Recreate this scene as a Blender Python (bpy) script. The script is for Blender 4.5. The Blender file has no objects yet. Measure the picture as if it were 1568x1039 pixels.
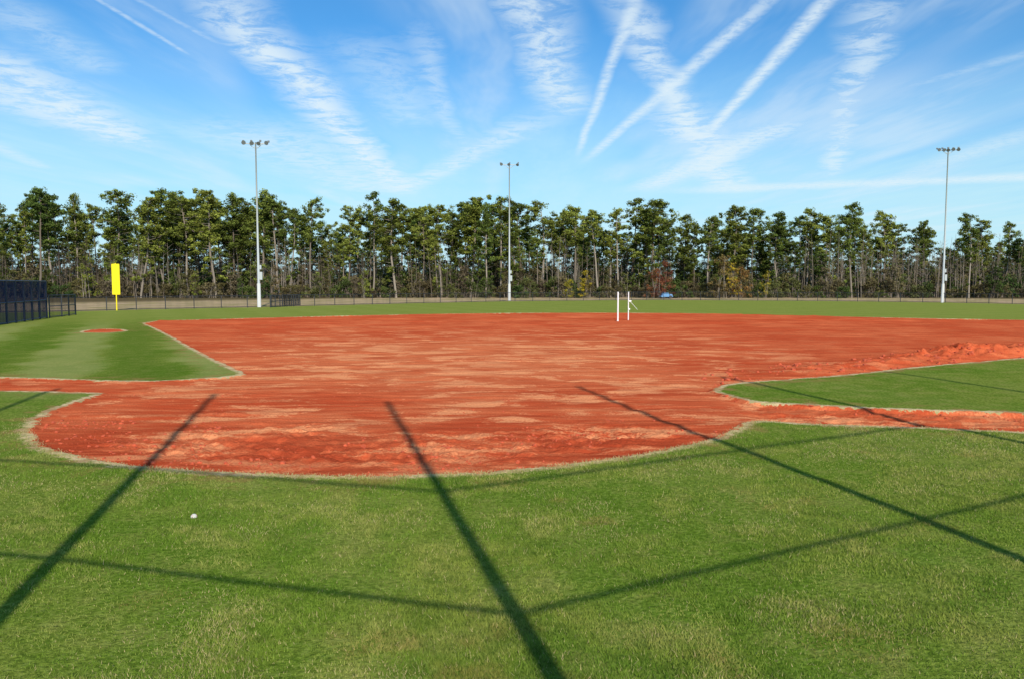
import bpy, math, random
import numpy as np
from mathutils import Vector
random.seed(7); rng=np.random.default_rng(7)
scene=bpy.context.scene
H=2.6; F=1200.0; TH=math.atan(83.5/1200); S,C=math.sin(TH),math.cos(TH)
def G(u,v):
    """surveyed ground point (metres) for a photo measurement"""
    dx=(u-784)/F; dy=(519.5-v)/F
    t=H/(S-dy*C)
    return (dx*t,t*(C+dy*S))
def cloudpt(u,v):
    dx=(u-784)/F; dy=(519.5-v)/F
    y=C+dy*S; z=-S+dy*C
    return np.array([dx/z,y/z])

# ---------------------------------------------------------------- noise
T=rng.random((256,256))
def vn(x,y,s=0):
    x=x+s*17.3; y=y+s*9.7
    xi=np.floor(x).astype(np.int64); yi=np.floor(y).astype(np.int64)
    fx=x-xi; fy=y-yi; fx=fx*fx*(3-2*fx); fy=fy*fy*(3-2*fy)
    a=T[xi&255,yi&255]; b=T[(xi+1)&255,yi&255]; c=T[xi&255,(yi+1)&255]; d=T[(xi+1)&255,(yi+1)&255]
    return (a*(1-fx)+b*fx)*(1-fy)+(c*(1-fx)+d*fx)*fy
def fbm(x,y,o=4,s=0):
    r=0;a=.5;n=0
    for i in range(o):
        r=r+a*vn(x,y,s+i*3.1); n+=a; x=x*2.03; y=y*2.03; a*=.5
    return r/n
def sst(a,b,x):
    t=np.clip((x-a)/(b-a),0,1); return t*t*(3-2*t)

# ---------------------------------------------------------------- field outline
dirt_px=[(-200,592),(0,597),(60,598),(130,600),(165,601),(130,610),(88,626),(58,642),(46,658),(55,676),(90,691),(150,704),(215,714),(330,722),(480,727),(620,727),(720,723),(830,714),(930,702),(1020,688),(1085,673),(1125,657),(1145,642),(1250,648),(1400,653),(1568,660),(1800,668),(1800,643),(1568,632),(1400,627),(1250,620),(1150,614),(1115,606),(1085,597),(1115,586),(1250,577),(1400,561),(1568,547),(1900,530),(1900,497),(1568,490),(1400,487),(1200,483),(1080,480),(950,479),(800,479),(650,481),(500,484),(350,488),(215,492),(255,510),(300,535),(350,560),(380,572),(340,577),(250,583),(170,583),(80,579),(0,577),(-200,571)]
def chaikin(P):
    Q=[]
    n=len(P)
    for i in range(n):
        a=np.array(P[i]);b=np.array(P[(i+1)%n])
        Q+= [tuple(a*.8+b*.2),tuple(a*.2+b*.8)]
    return Q
dirt=chaikin([G(*p) for p in dirt_px])
mound=chaikin([G(*p) for p in [(124,509),(134,505),(160,503.5),(186,504),(192,507),(160,509.5)]])
fence_px=[(-60,480),(115,477),(230,474),(397,470.5),(620,465),(780,461.5),(1000,459.5),(1250,461),(1443,463.5),(1568,466),(1800,471)]
fence=[G(*p) for p in fence_px]
def sdpoly(x,y,P):
    d=np.full(x.shape,1e9); ins=np.zeros(x.shape,bool); n=len(P)
    for i in range(n):
        ax,ay=P[i];bx,by=P[(i+1)%n]
        ex,ey=bx-ax,by-ay; L=ex*ex+ey*ey+1e-12
        t=np.clip(((x-ax)*ex+(y-ay)*ey)/L,0,1)
        d=np.minimum(d,(x-ax-t*ex)**2+(y-ay-t*ey)**2)
        c=((ay>y)!=(by>y))
        xx=ax+(y-ay)*ex/(ey if abs(ey)>1e-9 else 1e-9)
        ins^=(c&(x<xx))
    d=np.sqrt(d)
    return np.where(ins,d,-d)
def sd_all(x,y):
    out=np.full(x.shape,-20.0)
    m=(y>6)&(y<95)&(np.abs(x)<75)
    if m.any():
        out[m]=np.maximum(sdpoly(x[m],y[m],dirt),sdpoly(x[m],y[m],mound))
    return np.maximum(out,-20)
ridge=[(G(u,v),h) for u,v,h in [(1200,572,.05),(1260,563,.14),(1330,559,.15),(1400,550,.22),(1440,546,.34),(1480,544,.5),(1530,542,.42),(1568,541,.34),(1700,536,.25)]]
def height(x,y,sd):
    w=sst(0.0,.12,sd)
    cx_=fbm(x*.5,y*.5,2,77)
    near=sst(15.4,13.0,y+ (cx_-.5)*5)*sst(.2,1.1,sd)
    lum=fbm(x*2.2,y*2.2,4,1)-.5
    z=w*(-.03+ lum*.03+ near*((fbm(x*5.5,y*5.5,4,8)-.45)*.12+(fbm(x*1.7,y*1.7,2,13)-.5)*.07))
    # drag marks
    z=z+w*(fbm(x*.35+y*.1,y*2.3,3,11)-.5)*.06
    z=z+w*(fbm(x*.5-y*.25,y*5.0+x*.6,2,15)-.5)*.03*sst(40,25,y)
    rp=sst(4.6,5.2,x)*sst(19,17.5,y)
    z=z-w*rp*.06
    z=z+w*rp*(fbm(x*4,y*4,3,9)-.45)*.08
    z=z+w*sst(38,58,y)*(fbm(x*.2,y*.5,3,17)-.4)*.25
    # ridge of piled earth
    r=np.zeros(x.shape)
    m=(x>5)&(y>18)&(y<40)
    if m.any():
        X=x[m];Y=y[m];best=np.zeros(X.shape)
        for i in range(len(ridge)-1):
            (a,ha),(b,hb)=ridge[i],ridge[i+1]
            ex,ey=b[0]-a[0],b[1]-a[1];L=ex*ex+ey*ey
            t=np.clip(((X-a[0])*ex+(Y-a[1])*ey)/L,0,1)
            dd=(X-a[0]-t*ex)**2+(Y-a[1]-t*ey)**2
            best=np.maximum(best,(ha+(hb-ha)*t)*np.exp(-dd/.9))
        r[m]=best*(.15+1.5*fbm(X*2.4,Y*2.4,4,23))
    z=z+r*sst(-.1,.5,sd)
    # natural unevenness of turf
    z=z+(1-w)*((fbm(x*.6,y*.6,3,31)-.5)*.03)*sst(120,60,y)
    return z

# ---------------------------------------------------------------- node helpers
def newmat(name):
    m=bpy.data.materials.new(name); m.use_nodes=True
    nt=m.node_tree; nt.nodes.clear(); return m,nt
class NB:
    def __init__(s,nt): s.nt=nt
    def n(s,t,**k):
        nd=s.nt.nodes.new(t)
        for a,b in k.items(): setattr(nd,a,b)
        return nd
    def _in(s,sock,v):
        if v is None: return
        if isinstance(v,bpy.types.NodeSocket): s.nt.links.new(v,sock)
        else:
            try: sock.default_value=v
            except Exception: sock.default_value=(*v,1.0)
    def m(s,op,a,b=None,c=None,clamp=False):
        nd=s.n('ShaderNodeMath',operation=op,use_clamp=clamp)
        s._in(nd.inputs[0],a); s._in(nd.inputs[1],b); s._in(nd.inputs[2],c); return nd.outputs[0]
    def vm(s,op,a,b=None):
        nd=s.n('ShaderNodeVectorMath',operation=op)
        s._in(nd.inputs[0],a); s._in(nd.inputs[1],b)
        return nd.outputs['Value'] if op in('DOT_PRODUCT','LENGTH','DISTANCE') else nd.outputs[0]
    def mr(s,v,a,b,c=0.0,d=1.0,smooth=True):
        if a>b: a,b,c,d=b,a,d,c
        nd=s.n('ShaderNodeMapRange',interpolation_type='SMOOTHSTEP' if smooth else 'LINEAR')
        s._in(nd.inputs[0],v)
        for i,q in zip((1,2,3,4),(a,b,c,d)): nd.inputs[i].default_value=q
        return nd.outputs[0]
    def mix(s,f,a,b,bt='MIX'):
        nd=s.n('ShaderNodeMix',data_type='RGBA',blend_type=bt)
        s._in(nd.inputs[0],f)
        for k,v in ((6,a),(7,b)):
            if isinstance(v,bpy.types.NodeSocket): s.nt.links.new(v,nd.inputs[k])
            else: nd.inputs[k].default_value=(*v,1) if len(v)==3 else v
        return nd.outputs[2]
    def noise(s,vec,scale,detail=3,rough=.55,dist=0,sc3=None):
        if sc3 is not None: vec=s.vm('MULTIPLY',vec,sc3)
        nd=s.n('ShaderNodeTexNoise',noise_dimensions='2D')
        if vec is not None: s.nt.links.new(vec,nd.inputs['Vector'])
        nd.inputs['Scale'].default_value=scale; nd.inputs['Detail'].default_value=detail
        nd.inputs['Roughness'].default_value=rough; nd.inputs['Distortion'].default_value=dist
        return nd.outputs[0]
def simple(name,col,rough=.6,var=.12,scale=6,metal=0):
    m,nt=newmat(name); b=NB(nt)
    g=b.n('ShaderNodeNewGeometry').outputs['Position']
    nz=b.noise(g,scale,2)
    c=b.mix(nz,tuple(x*(1-var) for x in col),tuple(min(1,x*(1+var)) for x in col))
    p=b.n('ShaderNodeBsdfPrincipled'); nt.links.new(c,p.inputs['Base Color'])
    p.inputs['Roughness'].default_value=rough; p.inputs['Metallic'].default_value=metal
    o=b.n('ShaderNodeOutputMaterial'); nt.links.new(p.outputs[0],o.inputs[0]); return m

def grass_color(b,pos,xs):
    n0=b.noise(pos,.35,2); n1=b.noise(pos,2.2,4,.65); n2=b.noise(pos,16,3,.6)
    c=b.mix(b.mr(n0,.35,.65),(.13,.21,.020),(.19,.24,.034))
    c=b.mix(b.mr(n1,.46,.72,0,.6),c,(.29,.28,.07))
    c=b.mix(b.mr(n1,.30,.46,.55,0),c,(.095,.17,.014))
    c=b.mix(b.mr(n2,.3,.6,.55,0),c,(.055,.09,.010))
    c=b.mix(b.mr(n2,.5,.75,0,.5),c,(.27,.31,.07))
    # outfield: yellower
    c=b.mix(b.mr(xs[1],38,68,0,.55),c,(.26,.28,.06))
    # mowing bands
    sn=b.m('SINE',b.m('ADD',b.vm('DOT_PRODUCT',pos,(1.25,.60,0)),b.m('MULTIPLY',n0,3.0)))
    am=b.m('MULTIPLY',b.mr(xs[0],-6,-10),b.m('MULTIPLY',b.mr(xs[1],17,20),b.mr(xs[1],60,42)))
    am=b.m('ADD',b.m('MULTIPLY',am,.34),.04)
    c=b.mix(b.m('MULTIPLY',b.mr(sn,-.3,.9),am),c,(.07,.125,.012))
    c=b.mix(b.m('MULTIPLY',b.mr(sn,.3,-.9),am),c,(.40,.38,.14))
    return c

# ---------------------------------------------------------------- ground
rad=[0.0]
r=3.2
while r<85: rad.append(r); r*=1.0027
while r<250: rad.append(r); r*=1.012
while r<6000: rad.append(r); r*=1.12
rad=np.array(rad[1:])
ang=np.concatenate([np.linspace(-.68,.68,1050),np.linspace(.68,2*math.pi-.68,150)[1:-1]])
RR,AA=np.meshgrid(rad,ang,indexing='ij')
X=(RR*np.sin(AA)).ravel(); Y=(RR*np.cos(AA)).ravel()
sd=sd_all(X,Y)
Z=height(X,Y,sd)
Z[np.hypot(X,Y)>140]=0
nr,na=len(rad),len(ang)
V=np.stack([X,Y,Z],1)
V=np.vstack([V,[[0,0,0]]]); sd=np.append(sd,-20)
i=np.arange(nr-1)[:,None]; j=np.arange(na)[None,:]; j2=(j+1)%na
Q=np.stack([(i*na+j),(i*na+j2),((i+1)*na+j2),((i+1)*na+j)],-1).reshape(-1,4)[:, ::-1]
def mesh_np(name,V,polys_list,mats,attrs=None,smooth=True,matidx=None,cols=None):
    """polys_list: list of (n,k) arrays"""
    me=bpy.data.meshes.new(name)
    me.vertices.add(len(V)); me.vertices.foreach_set('co',np.asarray(V,np.float32).ravel())
    loops=np.concatenate([p.ravel() for p in polys_list]); tot=np.concatenate([np.full(len(p),p.shape[1]) for p in polys_list])
    me.loops.add(len(loops)); me.loops.foreach_set('vertex_index',loops.astype(np.int32))
    me.polygons.add(len(tot)); st=np.concatenate([[0],np.cumsum(tot)[:-1]])
    me.polygons.foreach_set('loop_start',st.astype(np.int32)); me.polygons.foreach_set('loop_total',tot.astype(np.int32))
    me.polygons.foreach_set('use_smooth',np.full(len(tot),smooth))
    for m in mats: me.materials.append(m)
    if matidx is not None: me.polygons.foreach_set('material_index',np.asarray(matidx,np.int32))
    me.update(calc_edges=True)
    if attrs:
        for k,v in attrs.items():
            a=me.attributes.new(k,'FLOAT','POINT'); a.data.foreach_set('value',np.asarray(v,np.float32))
    if cols is not None:
        a=me.attributes.new('col','FLOAT_VECTOR','POINT'); a.data.foreach_set('vector',np.asarray(cols,np.float32).ravel())
    return me
def add(name,me,parent=None,loc=None):
    o=bpy.data.objects.new(name,me); scene.collection.objects.link(o)
    if parent: o.parent=parent
    if loc: o.location=loc
    return o
tri=np.stack([np.full(na,nr*na),(np.arange(na)+1)%na,np.arange(na)],1)
# area outside the outfield fence
fp=[(fence[0][0]-60,fence[0][1]-35)]+fence+[(fence[-1][0]+60,fence[-1][1]-40),(3000,60),(3000,5000),(-3000,5000),(-3000,30)]
bey=np.clip(sdpoly(V[:,0],V[:,1],fp),-20,60)

gm,nt=newmat('field_ground'); b=NB(nt)
pos=b.n('ShaderNodeNewGeometry').outputs['Position']
a=b.n('ShaderNodeAttribute',attribute_name='sd').outputs['Fac']
ab=b.n('ShaderNodeAttribute',attribute_name='bey').outputs['Fac']
yy=b.n('ShaderNodeSeparateXYZ'); nt.links.new(pos,yy.inputs[0])
na2=b.noise(pos,6,5,.7)
nlow=b.noise(pos,1.3,3,.6)
sdn=b.m('ADD',a,b.m('ADD',b.m('MULTIPLY',b.m('SUBTRACT',na2,.5),.42),b.m('MULTIPLY',b.m('SUBTRACT',nlow,.5),.30)))
dm=b.mr(sdn,-.015,.015)
gc=grass_color(b,pos,(yy.outputs[0],yy.outputs[1]))
straw=b.m('MULTIPLY',b.mr(b.m('ABSOLUTE',b.m('ADD',sdn,.07)),.04,.16,1,0),b.mr(na2,.3,.55,.5,1))
gc=b.mix(straw,gc,(.66,.48,.26))
stain=b.m('MULTIPLY',b.mr(sdn,-1.3,-.05,0,.65),b.mr(nlow,.48,.64))
gc=b.mix(stain,gc,(.33,.18,.07))
# dirt
d0=b.noise(pos,.25,3,.6); d1=b.noise(pos,.75,5,.65,.35,(.6,1.1,1)); d3=b.noise(pos,22,4,.65)
d4=b.noise(pos,1,5,.6,.8,(.25,1.7,1)); d5=b.noise(pos,1,4,.6,.5,(.45,4.2,1))
dc=b.mix(b.mr(d0,.35,.65),(.56,.090,.032),(.66,.140,.052))
zone=b.m('MULTIPLY',b.mr(yy.outputs[1],10,13.5,.5,1),b.mr(yy.outputs[1],30,58,1,.12))
zone=b.m('MULTIPLY',zone,b.mr(b.m('ABSOLUTE',b.m('ADD',yy.outputs[0],1.5)),7,16,1,.2))
dd=b.m('ADD',d1,b.m('ADD',b.m('MULTIPLY',b.m('SUBTRACT',na2,.5),.16),b.m('MULTIPLY',b.m('SUBTRACT',d3,.5),.14)))
# the sandier middle of the infield
sandy=b.m('MULTIPLY',b.mr(b.m('ABSOLUTE',b.m('SUBTRACT',yy.outputs[1],29)),3,12,1,0),b.mr(b.m('ABSOLUTE',b.m('ADD',yy.outputs[0],2)),3,10,1,0))
dd=b.m('ADD',dd,b.m('MULTIPLY',sandy,.05))
dry=b.m('MULTIPLY',b.mr(dd,.52,.62),zone)
dc=b.mix(b.m('MULTIPLY',sandy,.35),dc,(.80,.27,.105))
dc=b.mix(b.m('MULTIPLY',dry,.8),dc,(.88,.35,.15))
dc=b.mix(b.m('MULTIPLY',b.mr(d4,.54,.70,0,.35),zone),dc,(.85,.31,.125))
dc=b.mix(b.mr(d4,.30,.44,.5,0),dc,(.44,.058,.020))
dc=b.mix(b.mr(d5,.36,.50,.45,0),dc,(.42,.056,.020))
dc=b.mix(b.m('MULTIPLY',b.mr(d5,.54,.66,0,.3),zone),dc,(.84,.29,.12))
dc=b.mix(b.mr(d3,.3,.52,.42,0),dc,(.40,.052,.019))
near=b.m('MULTIPLY',b.mr(yy.outputs[1],12.0,15.5,1,0),b.mr(d1,.42,.54,1,.15))
dc=b.mix(b.m('MULTIPLY',near,.7),dc,(.38,.050,.019))
col=b.mix(dm,gc,dc)
bm_=b.mr(b.m('ADD',ab,b.m('MULTIPLY',b.m('SUBTRACT',d0,.5),6)),-1.0,1.5)
tan=b.mix(b.mr(d0,.4,.6),(.50,.35,.21),(.34,.27,.12))
tan=b.mix(b.mr(ab,30,50),tan,(.13,.095,.045))
col=b.mix(bm_,col,tan)
p=b.n('ShaderNodeBsdfDiffuse'); nt.links.new(col,p.inputs[0])
bp=b.n('ShaderNodeBump'); bp.inputs['Strength'].default_value=.9; bp.inputs['Distance'].default_value=.032
nt.links.new(d3,bp.inputs['Height']); nt.links.new(bp.outputs[0],p.inputs['Normal'])
o=b.n('ShaderNodeOutputMaterial'); nt.links.new(p.outputs[0],o.inputs[0])
gme=mesh_np('ground',V,[Q,tri],[gm],{'sd':sd,'bey':bey})
ground=add('ground',gme)

# ---------------------------------------------------------------- turf blades
def lerp(a,b,t): return a+(b-a)*t[:,None]
def blades(n,r0,r1,h0,h1,w0,w1):
    rr=r0+(r1-r0)*rng.random(n)**1.15; aa=rng.uniform(-.68,.68,n)
    x=rr*np.sin(aa);y=rr*np.cos(aa)
    s=sd_all(x,y)+(rng.random(n)-.5)*.24
    k=s<-.02; x=x[k];y=y[k];s=s[k];rr=rr[k]; n=len(x)
    z=height(x,y,np.minimum(s,-.02))
    dens=fbm(x*1.5,y*1.5,3,40)
    k=rng.random(n)<(sst(.3,.6,dens)*.7+.3)*sst(19.2,14,rr+0*dens); x=x[k];y=y[k];z=z[k];rr=rr[k];dens=dens[k];s=s[k];n=len(x)
    t=rng.uniform(0,2*math.pi,n); l=rng.uniform(.2,1.3,n); q=rng.uniform(0,2*math.pi,n)
    h=rng.uniform(h0,h1,n)*(.4+1.2*dens); w=rng.uniform(w0,w1,n)*(1+rr*.05)
    P=np.empty((n,3,3))
    P[:,0]=np.stack([x-np.cos(q)*w,y-np.sin(q)*w,z-.004],1)
    P[:,1]=np.stack([x+np.cos(q)*w,y+np.sin(q)*w,z-.004],1)
    P[:,2]=np.stack([x+np.cos(t)*l*h,y+np.sin(t)*l*h,z+h],1)
    A=np.array
    n0=fbm(x*.45,y*.45,3,50); n1=fbm(x*2.0,y*2.0,4,51); n2=fbm(x*9,y*9,3,52)
    c=lerp(A([.145,.24,.020]),A([.25,.295,.044]),sst(.32,.66,n0+.015*x))
    c=lerp(c,A([.42,.37,.11]),sst(.50,.70,n1)*.65)
    c=lerp(c,A([.09,.20,.012]),sst(.48,.3,n1)*.8)
    c=lerp(c,A([.06,.12,.010]),sst(.5,.3,n2)*.65)
    c=lerp(c,A([.34,.41,.085]),rng.random(n)*.5)
    dead=(rng.random(n)<(.04+.17*sst(.5,.7,fbm(x*.8,y*.8,3,53)))).astype(float)
    c=lerp(c,A([.60,.47,.23]),dead*.8)
    c=lerp(c,A([.64,.49,.26]),sst(-.26,-.03,s)*.8)
    n4=fbm(x*1.1,y*1.1,4,57)
    c=lerp(c,A([.36,.20,.08]),sst(.66,.76,n4)*.35)
    return P.reshape(-1,3),np.repeat(c,3,0)
bm2,nt=newmat('grass_blade'); b=NB(nt)
c=b.n('ShaderNodeAttribute',attribute_name='col').outputs['Color']
df=b.n('ShaderNodeBsdfDiffuse'); nt.links.new(c,df.inputs[0]); tr=b.n('ShaderNodeBsdfTranslucent'); nt.links.new(c,tr.inputs[0])
ms=b.n('ShaderNodeMixShader'); ms.inputs[0].default_value=.3; nt.links.new(df.outputs[0],ms.inputs[1]); nt.links.new(tr.outputs[0],ms.inputs[2])
o=b.n('ShaderNodeOutputMaterial'); nt.links.new(ms.outputs[0],o.inputs[0])
P,colr=blades(800000,4.2,19,.012,.034,.0018,.0035)
n=len(P)//3
gr=mesh_np('turf_grass',P,[np.arange(n*3).reshape(-1,3)],[bm2],None,smooth=False,cols=colr)
add('turf_grass',gr)

# ---------------------------------------------------------------- clods
import bmesh
bmm=bmesh.new(); bmesh.ops.create_icosphere(bmm,subdivisions=2,radius=1)
iv=np.array([v.co[:] for v in bmm.verts]); bmm.verts.index_update(); itf=np.array([[v.index for v in f.verts] for f in bmm.faces]); bmm.free()
cx=[];
def scat(n,x0,x1,y0,y1,lo,hi,smin,smax,th=.5):
    x=rng.uniform(x0,x1,n);y=rng.uniform(y0,y1,n);s=sd_all(x,y)
    cl=fbm(x*.9,y*.9,3,60)
    k=(s>lo)&(s<hi)&(cl>th)
    x,y,s=x[k],y[k],s[k]
    cx.append(np.stack([x,y,height(x,y,s),smin+(smax-smin)*rng.random(len(x))**6],1))
scat(6000,-9,6,10.4,15.2,.15,3,.005,.038,.49)
scat(2200,-12,9,14,30,.1,30,.006,.025)
scat(2600,5,16,13,19,.03,.6,.01,.05,.4)
scat(4000,5,22,20,33,.03,3.0,.012,.09,.42)
cc=np.vstack(cx); n=len(cc)
sc=cc[:,3][:,None]*rng.uniform(.6,1.3,(n,3)); sc[:,2]*=.7
ro=rng.uniform(0,6.28,n)
base=iv[None]*(1+.45*(rng.random((n,len(iv),1))-.5))
B=base*sc[:,None,:]
cr,sr=np.cos(ro)[:,None],np.sin(ro)[:,None]
VB=np.stack([B[:,:,0]*cr-B[:,:,1]*sr+cc[:,0,None],B[:,:,0]*sr+B[:,:,1]*cr+cc[:,1,None],B[:,:,2]+cc[:,2,None]+cc[:,3,None]*.15],2).reshape(-1,3)
FB=(itf[None]+(np.arange(n)*len(iv))[:,None,None]).reshape(-1,3)
cm=simple('clay_clod',(.48,.082,.030),.95,.4,6)
add('dirt_clods',mesh_np('dirt_clods',VB,[FB],[cm],smooth=False))

# ---------------------------------------------------------------- mesh builder
class MB:
    def __init__(s): s.v=[];s.f=[];s.mi=[]
    def tube(s,pts,rads,seg=8,mat=0,cap=True):
        pts=[Vector(p) for p in pts]; base=len(s.v)
        for i,p in enumerate(pts):
            d=(pts[min(i+1,len(pts)-1)]-pts[max(i-1,0)]).normalized()
            up=Vector((0,0,1)) if abs(d.z)<.9 else Vector((1,0,0))
            x=d.cross(up).normalized(); y=d.cross(x)
            for k in range(seg):
                a=2*math.pi*k/seg
                s.v.append(tuple(p+(x*math.cos(a)+y*math.sin(a))*rads[i]))
        for i in range(len(pts)-1):
            for k in range(seg):
                k2=(k+1)%seg
                s.f.append((base+i*seg+k,base+i*seg+k2,base+(i+1)*seg+k2,base+(i+1)*seg+k)); s.mi.append(mat)
        if cap:
            s.f.append(tuple(base+k for k in range(seg))); s.mi.append(mat)
            e=base+(len(pts)-1)*seg
            s.f.append(tuple(e+k for k in reversed(range(seg)))); s.mi.append(mat)
    def box(s,c,ax,hx,hy,hz,mat=0):
        x=Vector((ax[0],ax[1],0)).normalized(); y=Vector((-x.y,x.x,0)); z=Vector((0,0,1)); c=Vector(c); b0=len(s.v)
        for sz in(-1,1):
            for sx,sy in((-1,-1),(1,-1),(1,1),(-1,1)): s.v.append(tuple(c+x*hx*sx+y*hy*sy+z*hz*sz))
        for f in((0,3,2,1),(4,5,6,7),(0,1,5,4),(1,2,6,5),(2,3,7,6),(3,0,4,7)):
            s.f.append(tuple(b0+i for i in f)); s.mi.append(mat)
    def quad(s,a,b,c,d,mat=0):
        b0=len(s.v); s.v+= [a,b,c,d]; s.f.append((b0,b0+1,b0+2,b0+3)); s.mi.append(mat)
    def make(s,name,mats,smooth=False):
        me=bpy.data.meshes.new(name); me.from_pydata(s.v,[],s.f)
        for m in mats: me.materials.append(m)
        me.polygons.foreach_set('material_index',s.mi); me.polygons.foreach_set('use_smooth',[smooth]*len(s.f)); me.update(); return me
def meshmat(name,col,alpha):
    m,nt=newmat(name); b=NB(nt)
    d=b.n('ShaderNodeBsdfDiffuse'); d.inputs[0].default_value=(*col,1); t=b.n('ShaderNodeBsdfTransparent')
    g=b.n('ShaderNodeNewGeometry').outputs['Position']
    f=b.mr(b.noise(g,1.5,1),.3,.7,alpha-.05,alpha+.05)
    x=b.n('ShaderNodeMixShader'); nt.links.new(f,x.inputs[0])
    nt.links.new(t.outputs[0],x.inputs[1]); nt.links.new(d.outputs[0],x.inputs[2])
    o=b.n('ShaderNodeOutputMaterial'); nt.links.new(x.outputs[0],o.inputs[0]); return m
galv=simple('galvanised_steel',(.40,.42,.42),.55,.1,1)
conc=simple('pole_base_concrete',(.52,.51,.48),.9,.1,3)
lampm=simple('lamp_housing',(.14,.155,.16),.5,.1,3)
dark=simple('fence_black_steel',(.025,.027,.032),.5,.2,2)
navy=simple('fence_navy_post',(.02,.025,.05),.5,.2,2)
link=meshmat('chain_link',(.05,.05,.045),.13)
screen=meshmat('navy_windscreen',(.02,.032,.08),.82)
yel=simple('yellow_paint',(.85,.66,.0),.5,.06,2)
white=simple('white_paint',(.8,.8,.78),.5,.06,2)

def resample(pts,step):
    out=[];P=[Vector((*p,0)) for p in pts]
    L=[0]
    for i in range(1,len(P)): L.append(L[-1]+(P[i]-P[i-1]).length)
    n=int(L[-1]/step)
    for k in range(n+1):
        s=L[-1]*k/n
        for i in range(1,len(P)):
            if s<=L[i]+1e-6:
                out.append(P[i-1].lerp(P[i],(s-L[i-1])/(L[i]-L[i-1]))); break
    return out
def fence_obj(name,pts,h,step,rp,mats,mids=(),bottom=.08):
    m=MB(); P=resample(pts,step)
    for i,p in enumerate(P):
        m.tube([(p.x,p.y,-.1),(p.x,p.y,h+.04)],[rp,rp],6,0)
        if i:
            q=P[i-1]
            for z in [h]+list(mids)+[bottom]:
                m.tube([(q.x,q.y,z),(p.x,p.y,z)],[rp*.7]*2,5,0,False)
            m.quad((q.x,q.y,bottom),(p.x,p.y,bottom),(p.x,p.y,h),(q.x,q.y,h),1)
    return add(name,m.make(name,mats))
fence_obj('outfield_fence',fence,1.35,3.0,.045,[dark,link])
L0=G(-160,514);L1=G(0,498);L2=G(72,487)
fence_obj('sideline_fence',[L0,L1,L2],2.85,1.9,.07,[navy,screen],(1.4,))
L3=G(76,486.5);L4=G(94,485);L5=G(116,482)
fence_obj('bullpen_gate_fence',[L3,L4,L5],1.75,1.6,.055,[dark,meshmat('gate_mesh',(.03,.035,.05),.45)],(.9,))
g0=G(414,471);g1=G(445,469)
fence_obj('equipment_fence',[g0,g1,(g1[0]+.5,g1[1]+3),(g0[0]+.5,g0[1]+3)],1.35,1.2,.06,[dark,meshmat('equip_mesh',(.03,.03,.03),.4)],(.7,))

# light poles
def light_pole(u,vb,vt,nl,yaw):
    x,y=G(u,vb); hh=H+(436-vt)/F*y
    e=bpy.data.objects.new('stadium_light_pole',None); scene.collection.objects.link(e); e.location=(x,y,0); e.rotation_euler=(0,0,yaw)
    m=MB(); m.tube([(0,0,-.2),(0,0,2.7),(0,0,2.75)],[.22,.20,.15],12,0); add('concrete_base',m.make('concrete_base',[conc],True),e)
    m=MB(); m.tube([(0,0,2.7),(0,0,hh*.5),(0,0,hh)],[.14,.11,.07],12,0); add('steel_pole',m.make('steel_pole',[galv],True),e)
    m=MB(); m.box((.28,-.05,3.6),(1,0),.16,.14,.45); m.box((.24,0,4.6),(1,0),.1,.1,.25)
    add('control_box',m.make('control_box',[galv]),e)
    w=1.35
    m=MB(); m.box((0,0,hh-.15),(1,0),w,.05,.05); m.box((0,0,hh-.55),(1,0),.3,.04,.03)
    m.tube([(-w*.6,0,hh-.15),(0,0,hh-.8)],[.03,.03],6); m.tube([(w*.6,0,hh-.15),(0,0,hh-.8)],[.03,.03],6)
    add('crossarm',m.make('crossarm',[galv]),e)
    m=MB()
    for k in range(nl):
        xx=-w+2*w*k/(nl-1)
        tilt=.35+.2*((k*7)%3-1)
        d=Vector((.3*(1 if xx<0 else -1),-1,-tilt-.3)).normalized()
        c=Vector((xx,-.05,hh+.02))
        m.tube([c-d*.1,c+d*.05,c+d*.2,c+d*.34,c+d*.36],[.08,.11,.18,.25,.25],10,0)
        m.tube([(xx,0,hh-.12),tuple(c)],[.035,.035],6,0)
        m.box(c-d*.22+Vector((0,0,.03)),(1,0),.10,.10,.10)
    add('floodlights',m.make('floodlights',[lampm]),e)
light_pole(397,470.5,222,4,.1); light_pole(780,461,254,3,0); light_pole(1443,463.5,232,5,-.2)

# foul pole
x,y=G(179,475.5); hh=4.75
m=MB(); m.tube([(0,0,-.1),(0,0,hh)],[.06,.055],10)
m.box((.0,0,hh-1.62),(1,0.1),.34,.015,1.5)
m.tube([(-.36,-.03,hh-.1),(.36,.03,hh-.1)],[.03,.03],6); m.tube([(-.36,-.03,hh-3.14),(.36,.03,hh-3.14)],[.03,.03],6)
m.tube([(-.36,-.03,hh-3.14),(-.36,-.03,hh-.1)],[.03]*2,6);m.tube([(.36,.03,hh-3.14),(.36,.03,hh-.1)],[.03]*2,6)
add('yellow_foul_pole',m.make('yellow_foul_pole',[yel]),None,(x,y,0))

# two white posts at second base
for k,(u,v,vt) in enumerate([(946,492.5,448),(962,491.5,448)]):
    x,y=G(u,v); hh=(v-vt)/F*y
    m=MB(); m.tube([(0,0,-.2),(0,0,hh*.6),(0,0,hh)],[.055 if k==0 else .038]*3,10)
    m.tube([(0,0,hh),(0,0,hh+.03)],[.065,.05],10)
    m.tube([(0,0,-.1),(0,0,.05)],[.11,.09],10)
    if k:
        m.tube([(0,-.03,hh*.72),(.28,-.05,hh*.60),(.62,-.2,hh*.40)],[.014,.012,.010],6)
        m.box((.1,-.05,hh*.7),(1,0),.10,.03,.05); m.box((.04,-.05,hh*.42),(1,0),.07,.03,.05)
    add('white_post',m.make('white_post',[white],False),None,(x,y,0))

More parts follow.
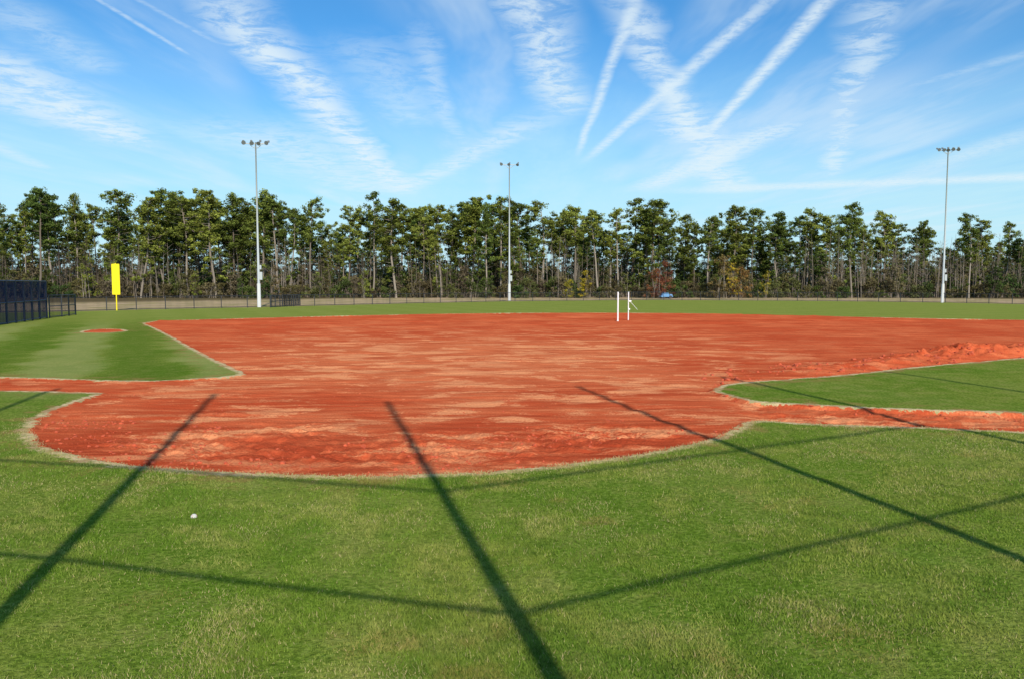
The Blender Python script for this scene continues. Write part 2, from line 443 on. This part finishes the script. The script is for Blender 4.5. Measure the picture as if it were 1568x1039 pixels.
# ball in the grass
x,y=G(297,791)
bmm=bmesh.new(); bmesh.ops.create_uvsphere(bmm,u_segments=24,v_segments=16,radius=.037)
me=bpy.data.meshes.new('baseball'); bmm.to_mesh(me); bmm.free(); me.materials.append(simple('worn_leather',(.55,.52,.45),.7,.3,40))
for p_ in me.polygons: p_.use_smooth=True
bz=float(height(np.array([x]),np.array([y]),np.array([-5.]))[0])
ball=add('baseball',me,None,(x,y,bz+.002))
m=MB(); pts=[]
for k in range(49):
    t=2*math.pi*k/48
    v=Vector((math.cos(t)+.3*math.cos(3*t),math.sin(t)-.3*math.sin(3*t),.88*math.sin(2*t))).normalized()*.037; pts.append(v)
m.tube(pts,[.0015]*49,5); add('seam',m.make('seam',[simple('seam_red',(.5,.03,.03))]),ball)

# blue covered cart beyond fence
x,y=G(1020,457.5)
m=MB()
m.box((0,0,.45),(1,.1),1.1,.6,.12); m.box((-.2,0,.75),(1,.1),.6,.5,.18); m.box((.75,0,.7),(1,.1),.25,.45,.13)
m.box((-.15,0,1.05),(1,.1),.5,.45,.03)
for sx in(-.7,.7):
    for sy in(-.55,.55): m.tube([(sx,sy-.08,.3),(sx,sy+.08,.3)],[.3,.3],12,1)
for sx in(-.6,.3):
    m.tube([(sx,.3,.8),(sx,.3,1.05)],[.03,.03],6)
add('utility_cart',m.make('utility_cart',[simple('blue_plastic',(.12,.28,.5)),dark]),None,(x,y,0))

# ---------------------------------------------------------------- backstop (behind the camera, its shadow is on the grass)
posts=[(-6.9,.9),(-2.52,-.1),(1.86,-1.36),(6.39,1.15),(10.7,3.55),(16.0,4.7)]
el=math.radians(32); tn=math.tan(el)
r1=7.63*tn; r2=(7.63+3.81)*tn; top=(7.63+3.81+8.1)*tn
e=bpy.data.objects.new('backstop',None); scene.collection.objects.link(e)
m=MB()
for p_ in posts: m.tube([(p_[0],p_[1],-.3),(p_[0],p_[1],top*.35),(p_[0],p_[1],top)],[.09,.082,.066],12)
add('posts',m.make('posts',[dark],True),e)
m=MB()
for i_ in range(len(posts)-1):
    a_,b_=posts[i_],posts[i_+1]
    for z,rr in((r1,.028),(r2,.032),(2.2,.03),(.4,.03)):
        if i_==4 and z>3: continue
        m.tube([(a_[0],a_[1],z),(b_[0],b_[1],z)],[rr,rr],8)
add('rails',m.make('rails',[dark],True),e)

# ---------------------------------------------------------------- trees
def bark(name,c1,c2):
    m,nt=newmat(name); b=NB(nt)
    oi=b.n('ShaderNodeObjectInfo').outputs['Random']; c=b.mix(oi,c1,c2)
    p=b.n('ShaderNodeBsdfDiffuse'); nt.links.new(c,p.inputs[0]); o=b.n('ShaderNodeOutputMaterial'); nt.links.new(p.outputs[0],o.inputs[0]); return m
barkm=bark('pine_bark',(.10,.075,.055),(.30,.25,.20))
def leafmat(name):
    m,nt=newmat(name); b=NB(nt)
    sh=b.n('ShaderNodeAttribute',attribute_name='leaf_tone').outputs['Fac']
    oi=b.n('ShaderNodeObjectInfo')
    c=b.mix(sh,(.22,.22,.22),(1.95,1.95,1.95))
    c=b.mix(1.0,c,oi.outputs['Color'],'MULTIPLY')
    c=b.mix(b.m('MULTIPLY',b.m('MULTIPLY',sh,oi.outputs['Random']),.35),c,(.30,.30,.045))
    d=b.n('ShaderNodeBsdfDiffuse');t=b.n('ShaderNodeBsdfTranslucent')
    nt.links.new(c,d.inputs[0]);nt.links.new(c,t.inputs[0])
    x=b.n('ShaderNodeMixShader');x.inputs[0].default_value=.25
    nt.links.new(d.outputs[0],x.inputs[1]);nt.links.new(t.outputs[0],x.inputs[2])
    o=b.n('ShaderNodeOutputMaterial'); nt.links.new(x.outputs[0],o.inputs[0]); return m
leafm=leafmat('foliage')
def leaves(centers,rads,cnt,size,R,flat=.6):
    C_=np.repeat(centers,cnt,0); Rr=np.repeat(rads,cnt); n=len(C_)
    d=R.normal(size=(n,3)); d/=np.linalg.norm(d,axis=1)[:,None]; d*=(R.random(n)**.6)[:,None]
    P=C_+d*Rr[:,None]*np.array([1,1,flat])
    nn=d+np.array([0,0,.5])+R.normal(size=(n,3))*.6; nn/=np.linalg.norm(nn,axis=1)[:,None]
    a=np.cross(nn,R.normal(size=(n,3)));a/=np.linalg.norm(a,axis=1)[:,None]; bb=np.cross(nn,a)
    s=size*R.uniform(.6,1.3,n)[:,None]
    V=np.stack([P-a*s,P+bb*s*.5,P+a*s,P-bb*s*.5],1).reshape(-1,3)
    sh=np.clip(.4+.3*d[:,2]+.3*(R.random(n)-.5)+np.repeat(R.uniform(-.2,.25,len(centers)),cnt),0,1)  # leaf tone: random, plus clump tops coloured lighter and undersides darker
    return V,np.repeat(sh,4)
def finish(m,LV,SH,name):
    nv=len(m.v); base=np.array(m.v)
    fq=np.array([f for f in m.f if len(f)==4])
    V=np.vstack([base,LV]); lf=np.arange(len(LV)).reshape(-1,4)+nv
    return mesh_np(name,V,[fq,lf],[barkm,leafm],{'leaf_tone':np.concatenate([np.zeros(nv),SH])},smooth=False,matidx=np.concatenate([np.zeros(len(fq)),np.ones(len(lf))]))
def pine(seed,cb,width,nl,low=0,shape=0):
    R=np.random.default_rng(seed); m=MB(); Ht=20.
    bx,by=R.uniform(-1.2,1.2,2)
    def tp(t): return Vector((bx*math.sin(t*2.2)+.15*math.sin(t*9+seed),by*t*t,t*Ht))
    ts=[0,.04,.2,.4,.6,.8,.93,1]; m.tube([tp(t)+Vector((0,0,-.3 if t==0 else 0)) for t in ts],[.25,.2,.175,.155,.12,.08,.04,.015],7,0,False)
    cen=[];rd=[]; skew=R.uniform(0,6.28)
    for k in range(nl):
        f=((k+R.random())/nl)**.85; t=cb+(1-cb)*f*.97
        if shape==0: prof=math.sin(math.pi*(.13+.76*f))**.8
        else: prof=1.15*(1-f)**.7+.12
        az=R.uniform(0,6.28)
        L=width*prof*R.uniform(.3,1.05)*(1+.35*math.cos(az-skew))
        s=tp(t); rise=R.uniform(-.05,.5)*L
        mid=s+Vector((math.cos(az)*L*.5,math.sin(az)*L*.5,rise*.3)); e_=s+Vector((math.cos(az)*L,math.sin(az)*L,rise))
        m.tube([s,mid,e_],[.055,.04,.012],4,0,False)
        cen.append(e_[:]);rd.append(R.uniform(.5,1.0))
        if L>.8: cen.append((mid+Vector((R.uniform(-.5,.5),R.uniform(-.5,.5),R.uniform(-.1,.4))))[:]);rd.append(R.uniform(.4,.85))
        if L>1.7: cen.append((s.lerp(e_,.75)+Vector((R.uniform(-.8,.8),R.uniform(-.8,.8),R.uniform(-.2,.4))))[:]);rd.append(R.uniform(.35,.75))
    cen.append(tp(.98)[:]);rd.append(.7)
    for k in range(8):
        t=R.uniform(.3,cb); s=tp(t);az=R.uniform(0,6.28);L=R.uniform(.5,1.8)
        m.tube([s,s+Vector((math.cos(az)*L,math.sin(az)*L,R.uniform(-.2,.5)))],[.03,.01],3,0,False)
    for k in range(low):
        t=R.uniform(.15,cb); s=tp(t);az=R.uniform(0,6.28);L=R.uniform(.4,1.9)
        e_=s+Vector((math.cos(az)*L,math.sin(az)*L,.2)); m.tube([s,e_],[.03,.01],3,0,False); cen.append(e_[:]);rd.append(R.uniform(.4,.85))
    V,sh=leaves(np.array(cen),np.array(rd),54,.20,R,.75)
    return finish(m,V,sh,'pine')
pines=[pine(1,.54,3.4,38,3),pine(2,.48,3.8,42,5),pine(3,.64,3.0,28,2),pine(4,.42,3.2,44,8),pine(5,.57,4.1,40,4),pine(6,.36,2.8,46,10,1),pine(7,.66,3.3,28,3),pine(8,.52,3.2,38,6),pine(9,.56,3.9,38,8),pine(10,.38,3.5,50,10,0),pine(11,.52,2.6,32,8),pine(12,.48,4.3,50,9),pine(13,.60,2.4,20,0),pine(14,.32,3.7,54,10),pine(15,.50,3.0,26,4),pine(16,.58,4.4,44,2)]
def shrub(seed,Ht,wd,ncl,cnt,stems=6):
    R=np.random.default_rng(seed); m=MB(); cen=[];rd=[]
    for k in range(stems):
        az=R.uniform(0,6.28); o0=Vector((R.uniform(-.4,.4)*wd,R.uniform(-.4,.4)*wd,-.1)); e_=o0+Vector((math.cos(az)*wd*.4,math.sin(az)*wd*.4,Ht*R.uniform(.6,1)))
        m.tube([o0,(o0+e_)/2+Vector((.1,0,.2)),e_],[.06,.04,.01],4,0,False)
        for q in range(3):
            a2=R.uniform(0,6.28); s=o0.lerp(e_,R.uniform(.4,.9)); m.tube([s,s+Vector((math.cos(a2)*.8,math.sin(a2)*.8,R.uniform(.2,1)))],[.025,.008],3,0,False)
    for k in range(ncl):
        z=Ht*R.uniform(.05,.95)**.9; w=wd*(1-.55*z/Ht)
        cen.append((R.uniform(-w,w),R.uniform(-w,w)*.8,z));rd.append(R.uniform(.4,1.0))
    V,sh=leaves(np.array(cen),np.array(rd),cnt,.17,R,.8); return finish(m,V,sh,'shrub')
shrubs=[shrub(21,4.2,2.2,30,50),shrub(22,5.5,2.0,30,45),shrub(23,3.2,2.6,30,55),shrub(24,6.5,1.8,28,40,5),shrub(25,2.4,2.8,26,50)]
hard=[shrub(31,9,2.4,30,36,4),shrub(32,10.5,2.6,34,34,4),shrub(33,8,2.8,36,38,4)]
def thicket(seed):
    R=np.random.default_rng(seed); m=MB()
    for k in range(16):
        x,y=R.uniform(-4,4),R.uniform(-3,3); h=R.uniform(4,12); l=R.uniform(-.8,.8)
        m.tube([(x,y,-.1),(x+l*.4,y,h*.5),(x+l,y,h)],[.06,.045,.012],4,0,False)
        for q in range(6):
            t=R.uniform(.35,.95);a2=R.uniform(0,6.28);L=R.uniform(.5,1.8); s=Vector((x+l*t,y,h*t)); m.tube([s,s+Vector((math.cos(a2)*L,math.sin(a2)*L,L*.8))],[.025,.008],3,0,False)
    V,sh=leaves(R.uniform([-4,-3,3],[4,3,8],(14,3)),R.uniform(.3,.7,14),22,.14,R); return finish(m,V,sh,'thicket')
thick=[thicket(41),thicket(42),thicket(43)]
row=bpy.data.objects.new('pine_tree_row',None); scene.collection.objects.link(row)
und=bpy.data.objects.new('woodland_undergrowth',None); scene.collection.objects.link(und)
def inst(me,name,par,x,y,s,sz,col):
    o=bpy.data.objects.new(name,me); scene.collection.objects.link(o); o.parent=par
    o.location=(x,y,0); o.rotation_euler=(random.uniform(-.025,.025),random.uniform(-.045,.045),random.uniform(0,6.28)); o.scale=(s,s,sz); o.color=(*col,1)
sky_px=[(-260,310),(0,312),(60,293),(90,312),(125,301),(180,296),(215,306),(245,296),(285,306),(330,298),(365,300),(400,294),(430,312),(475,309),(530,322),(572,298),(610,310),(645,322),(680,318),(720,307),(765,307),(800,315),(830,314),(880,324),(920,325),(960,307),(1000,312),(1050,333),(1085,338),(1115,320),(1150,325),(1190,330),(1235,325),(1265,335),(1300,316),(1355,330),(1385,352),(1410,345),(1445,362),(1480,332),(1530,345),(1560,350),(1900,335)]
sx=[p[0] for p in sky_px]; sy=[p[1] for p in sky_px]
def greens():
    g=random.random()
    a_=np.array([.065,.105,.026]); b_=np.array([.19,.21,.040]); c_=a_*(1-g)+b_*g
    return tuple(c_*random.uniform(.75,1.3))
def put(u,vt,D,me=None):
    x=(u-784)/F*D; Hh=H+(436-vt)/F*D
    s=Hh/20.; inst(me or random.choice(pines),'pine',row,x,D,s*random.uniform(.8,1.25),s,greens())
for (u,v) in sky_px[1:-1]:
    if v<350: put(u+random.uniform(-4,4),v-3,random.uniform(152,162))
def dens(u): return .8+.5*math.sin(u*.021+1)+.3*math.sin(u*.053)
u=-260
while u<1850:
    vt=np.interp(u,sx,sy)
    put(u,vt+3+random.random()**1.3*55,random.uniform(155,185)); u+=random.uniform(7,16)/max(.6,min(1.25,dens(u)))
u=-260
while u<1850:
    vt=np.interp(u,sx,sy); put(u,vt+22+random.random()*60,random.uniform(165,205)); u+=random.uniform(9,20)/max(.6,min(1.3,dens(u+90)))
def sh(me,u,D,s,col,szr=1): inst(me,'shrub',und,(u-784)/F*D,D,s,s*szr,col)
cols=[(.07,.095,.028),(.10,.105,.04),(.13,.105,.052),(.15,.115,.075),(.055,.088,.026),(.115,.088,.048)]
gcols=[(.07,.11,.028),(.10,.13,.032),(.052,.09,.025)]
def belt(meshes,d0,d1,s0,s1,u0,u1,cs):
    u=-260
    while u<1850:
        sh(random.choice(meshes),u,random.uniform(d0,d1),random.uniform(s0,s1),random.choice(cs)); u+=random.uniform(u0,u1)
belt(shrubs,150,158,.55,1.0,9,17,cols)
belt(shrubs,160,175,.9,1.4,8,15,cols)
belt(shrubs,178,210,1.2,1.9,8,14,cols)
belt(thick,155,180,.9,1.2,14,28,cols)
belt(hard,158,178,.5,.95,14,34,cols+gcols*2)
belt(hard,180,205,.8,1.25,13,28,cols+gcols*2)
for (u,c_,s) in [(1003,(.22,.045,.04),.75),(1020,(.20,.05,.042),.8),(1012,(.19,.05,.04),.6),(895,(.45,.34,.03),.6),(1120,(.45,.31,.03),.65),(1135,(.26,.13,.05),.8),(870,(.34,.28,.03),.5),(1172,(.36,.28,.04),.5),(135,(.2,.22,.04),.9),(1105,(.18,.11,.05),1.1),(300,(.2,.22,.04),.5),(560,(.2,.23,.04),.6),(420,(.17,.12,.06),.7)]:
    sh(random.choice(hard),u,149,s,c_)

# ---------------------------------------------------------------- world
w=bpy.data.worlds.new('World'); scene.world=w; w.use_nodes=True; nt=w.node_tree; nt.nodes.clear(); b=NB(nt)
try:
    w.cycles.sampling_method='MANUAL'; w.cycles.sample_map_resolution=256; w.cycles.max_bounces=3
except Exception as ex: print(ex)
sun_az=math.atan2(.24,-.97)
sk=b.n('ShaderNodeTexSky',sky_type='NISHITA'); sk.sun_disc=False; sk.sun_elevation=el; sk.sun_rotation=sun_az
sk.air_density=1.0; sk.dust_density=.6; sk.ozone_density=2.0
dirv=b.n('ShaderNodeTexCoord').outputs['Generated']
sp=b.n('ShaderNodeSeparateXYZ'); nt.links.new(dirv,sp.inputs[0])
zc=b.m('MAXIMUM',sp.outputs[2],.03)
cb=b.n('ShaderNodeCombineXYZ'); nt.links.new(b.m('DIVIDE',sp.outputs[0],zc),cb.inputs[0]); nt.links.new(b.m('DIVIDE',sp.outputs[1],zc),cb.inputs[1])
P0=cb.outputs[0]
wn=b.n('ShaderNodeTexNoise',noise_dimensions='2D'); wn.inputs['Scale'].default_value=1.1; wn.inputs['Detail'].default_value=3
nt.links.new(P0,wn.inputs['Vector'])
warp=b.vm('MULTIPLY',b.vm('SUBTRACT',wn.outputs['Color'],(.5,.5,.5)),(.16,.30,0))
PW=b.vm('ADD',P0,warp)
P1=b.vm('ADD',P0,b.vm('MULTIPLY',warp,(.22,.22,0)))
fib=b.noise(PW,5.5,5,.72,.3); fine=b.noise(PW,14,3,.7)
modr=b.mr(fib,.32,.62,.25,.92); modf=b.mr(fine,.3,.6,.5,.9)
tot=None
streaks=[(310,-30,612,290,44,1.0,1),(135,-10,290,85,4,.55,0),(195,-10,330,65,5,.4,0),(-60,70,210,225,38,.9,1),(-60,130,150,200,26,.65,1),(-30,-10,160,110,30,.4,1),(-30,215,70,258,9,.5,0),(790,-30,865,170,54,.85,1),(978,-20,888,230,11,.8,0),(945,10,1075,215,32,.9,1),(1205,-25,905,240,13,.8,0),(1292,-30,1085,205,14,.95,0),(1345,-20,1272,270,48,.75,1),(1225,180,985,290,24,.85,0),(1800,262,1060,292,8,.85,0),(1600,75,1330,150,8,.35,0),(1040,170,1120,290,46,.9,1),(645,40,705,220,22,.4,1),(1600,195,1320,295,16,.5,0),(815,185,620,290,24,.7,1),(560,60,640,190,60,.35,1),(360,190,580,295,40,.6,1)]
for (u0,v0,u1,v1,wp,inten,rough) in streaks:
    A=cloudpt(u0,v0);B_=cloudpt(u1,v1); d=B_-A; L=np.linalg.norm(d); d/=L; nn=np.array([-d[1],d[0]])
    um,vm_=u0*.7+u1*.3,v0*.7+v1*.3
    px=np.array([u1-u0,v1-v0],float); px/=np.linalg.norm(px)
    Wp=cloudpt(um-px[1]*wp,vm_+px[0]*wp)
    wd=abs(np.dot(Wp-A,nn))
    q=b.vm('SUBTRACT',PW if rough else P1,(A[0],A[1],0))
    s_=b.m('ABSOLUTE',b.vm('DOT_PRODUCT',q,(nn[0],nn[1],0)))
    t_=b.vm('DOT_PRODUCT',q,(d[0]/L,d[1]/L,0))
    mk=b.mr(s_,0.0,wd*1.45,inten,0)
    mk=b.m('MULTIPLY',mk,b.mr(b.m('ABSOLUTE',b.m('SUBTRACT',t_,.5)),.35,.65,1,0))
    mk=b.m('MULTIPLY',mk,modr if rough else modf)
    tot=mk if tot is None else b.m('SUBTRACT',b.m('ADD',tot,mk),b.m('MULTIPLY',tot,mk))
# cirrus veil, drawn out along the wind
c1=b.noise(PW,1.0,5,.62,0,(1.3,.30,1)); c2=b.noise(b.vm('ADD',P0,(7.,2.,0.)),1.0,2,.6,0,(.9,.22,1))
veil=b.m('MULTIPLY',b.mr(c1,.40,.74),b.mr(c2,.34,.58))
tot=b.m('MAXIMUM',tot,b.m('MULTIPLY',veil,.5))
# low bank of thin cloud/haze
lowm=b.mr(b.m('ADD',sp.outputs[2],b.m('MULTIPLY',b.m('SUBTRACT',c1,.5),.16)),.0,.31,.92,0)
base=b.mix(1.0,sk.outputs[0],(.50,1.20,1.66),'MULTIPLY')
base=b.mix(lowm,base,(6.4,9.4,10.4))
fc=b.mix(b.m('MULTIPLY',tot,.92),base,(8.6,9.9,10.5))
bg=b.n('ShaderNodeBackground'); nt.links.new(fc,bg.inputs[0]); bg.inputs[1].default_value=.092
o=b.n('ShaderNodeOutputWorld'); nt.links.new(bg.outputs[0],o.inputs[0])

ld=bpy.data.lights.new('sun','SUN'); ld.energy=5.0; ld.angle=math.radians(.53); ld.color=(1,.94,.83)
lo=bpy.data.objects.new('sun',ld); scene.collection.objects.link(lo)
sv=Vector((.24*math.cos(el),-.97*math.cos(el),math.sin(el)))
lo.rotation_euler=sv.to_track_quat('Z','Y').to_euler()

cd=bpy.data.cameras.new('camera'); cd.sensor_width=36; cd.lens=36*F/1568; cd.clip_start=.1; cd.clip_end=20000
co=bpy.data.objects.new('camera',cd); scene.collection.objects.link(co); co.location=(0,0,H); co.rotation_euler=(math.pi/2-TH,0,0)
scene.camera=co
scene.view_settings.view_transform='Standard'; scene.view_settings.look='None'; scene.view_settings.exposure=0
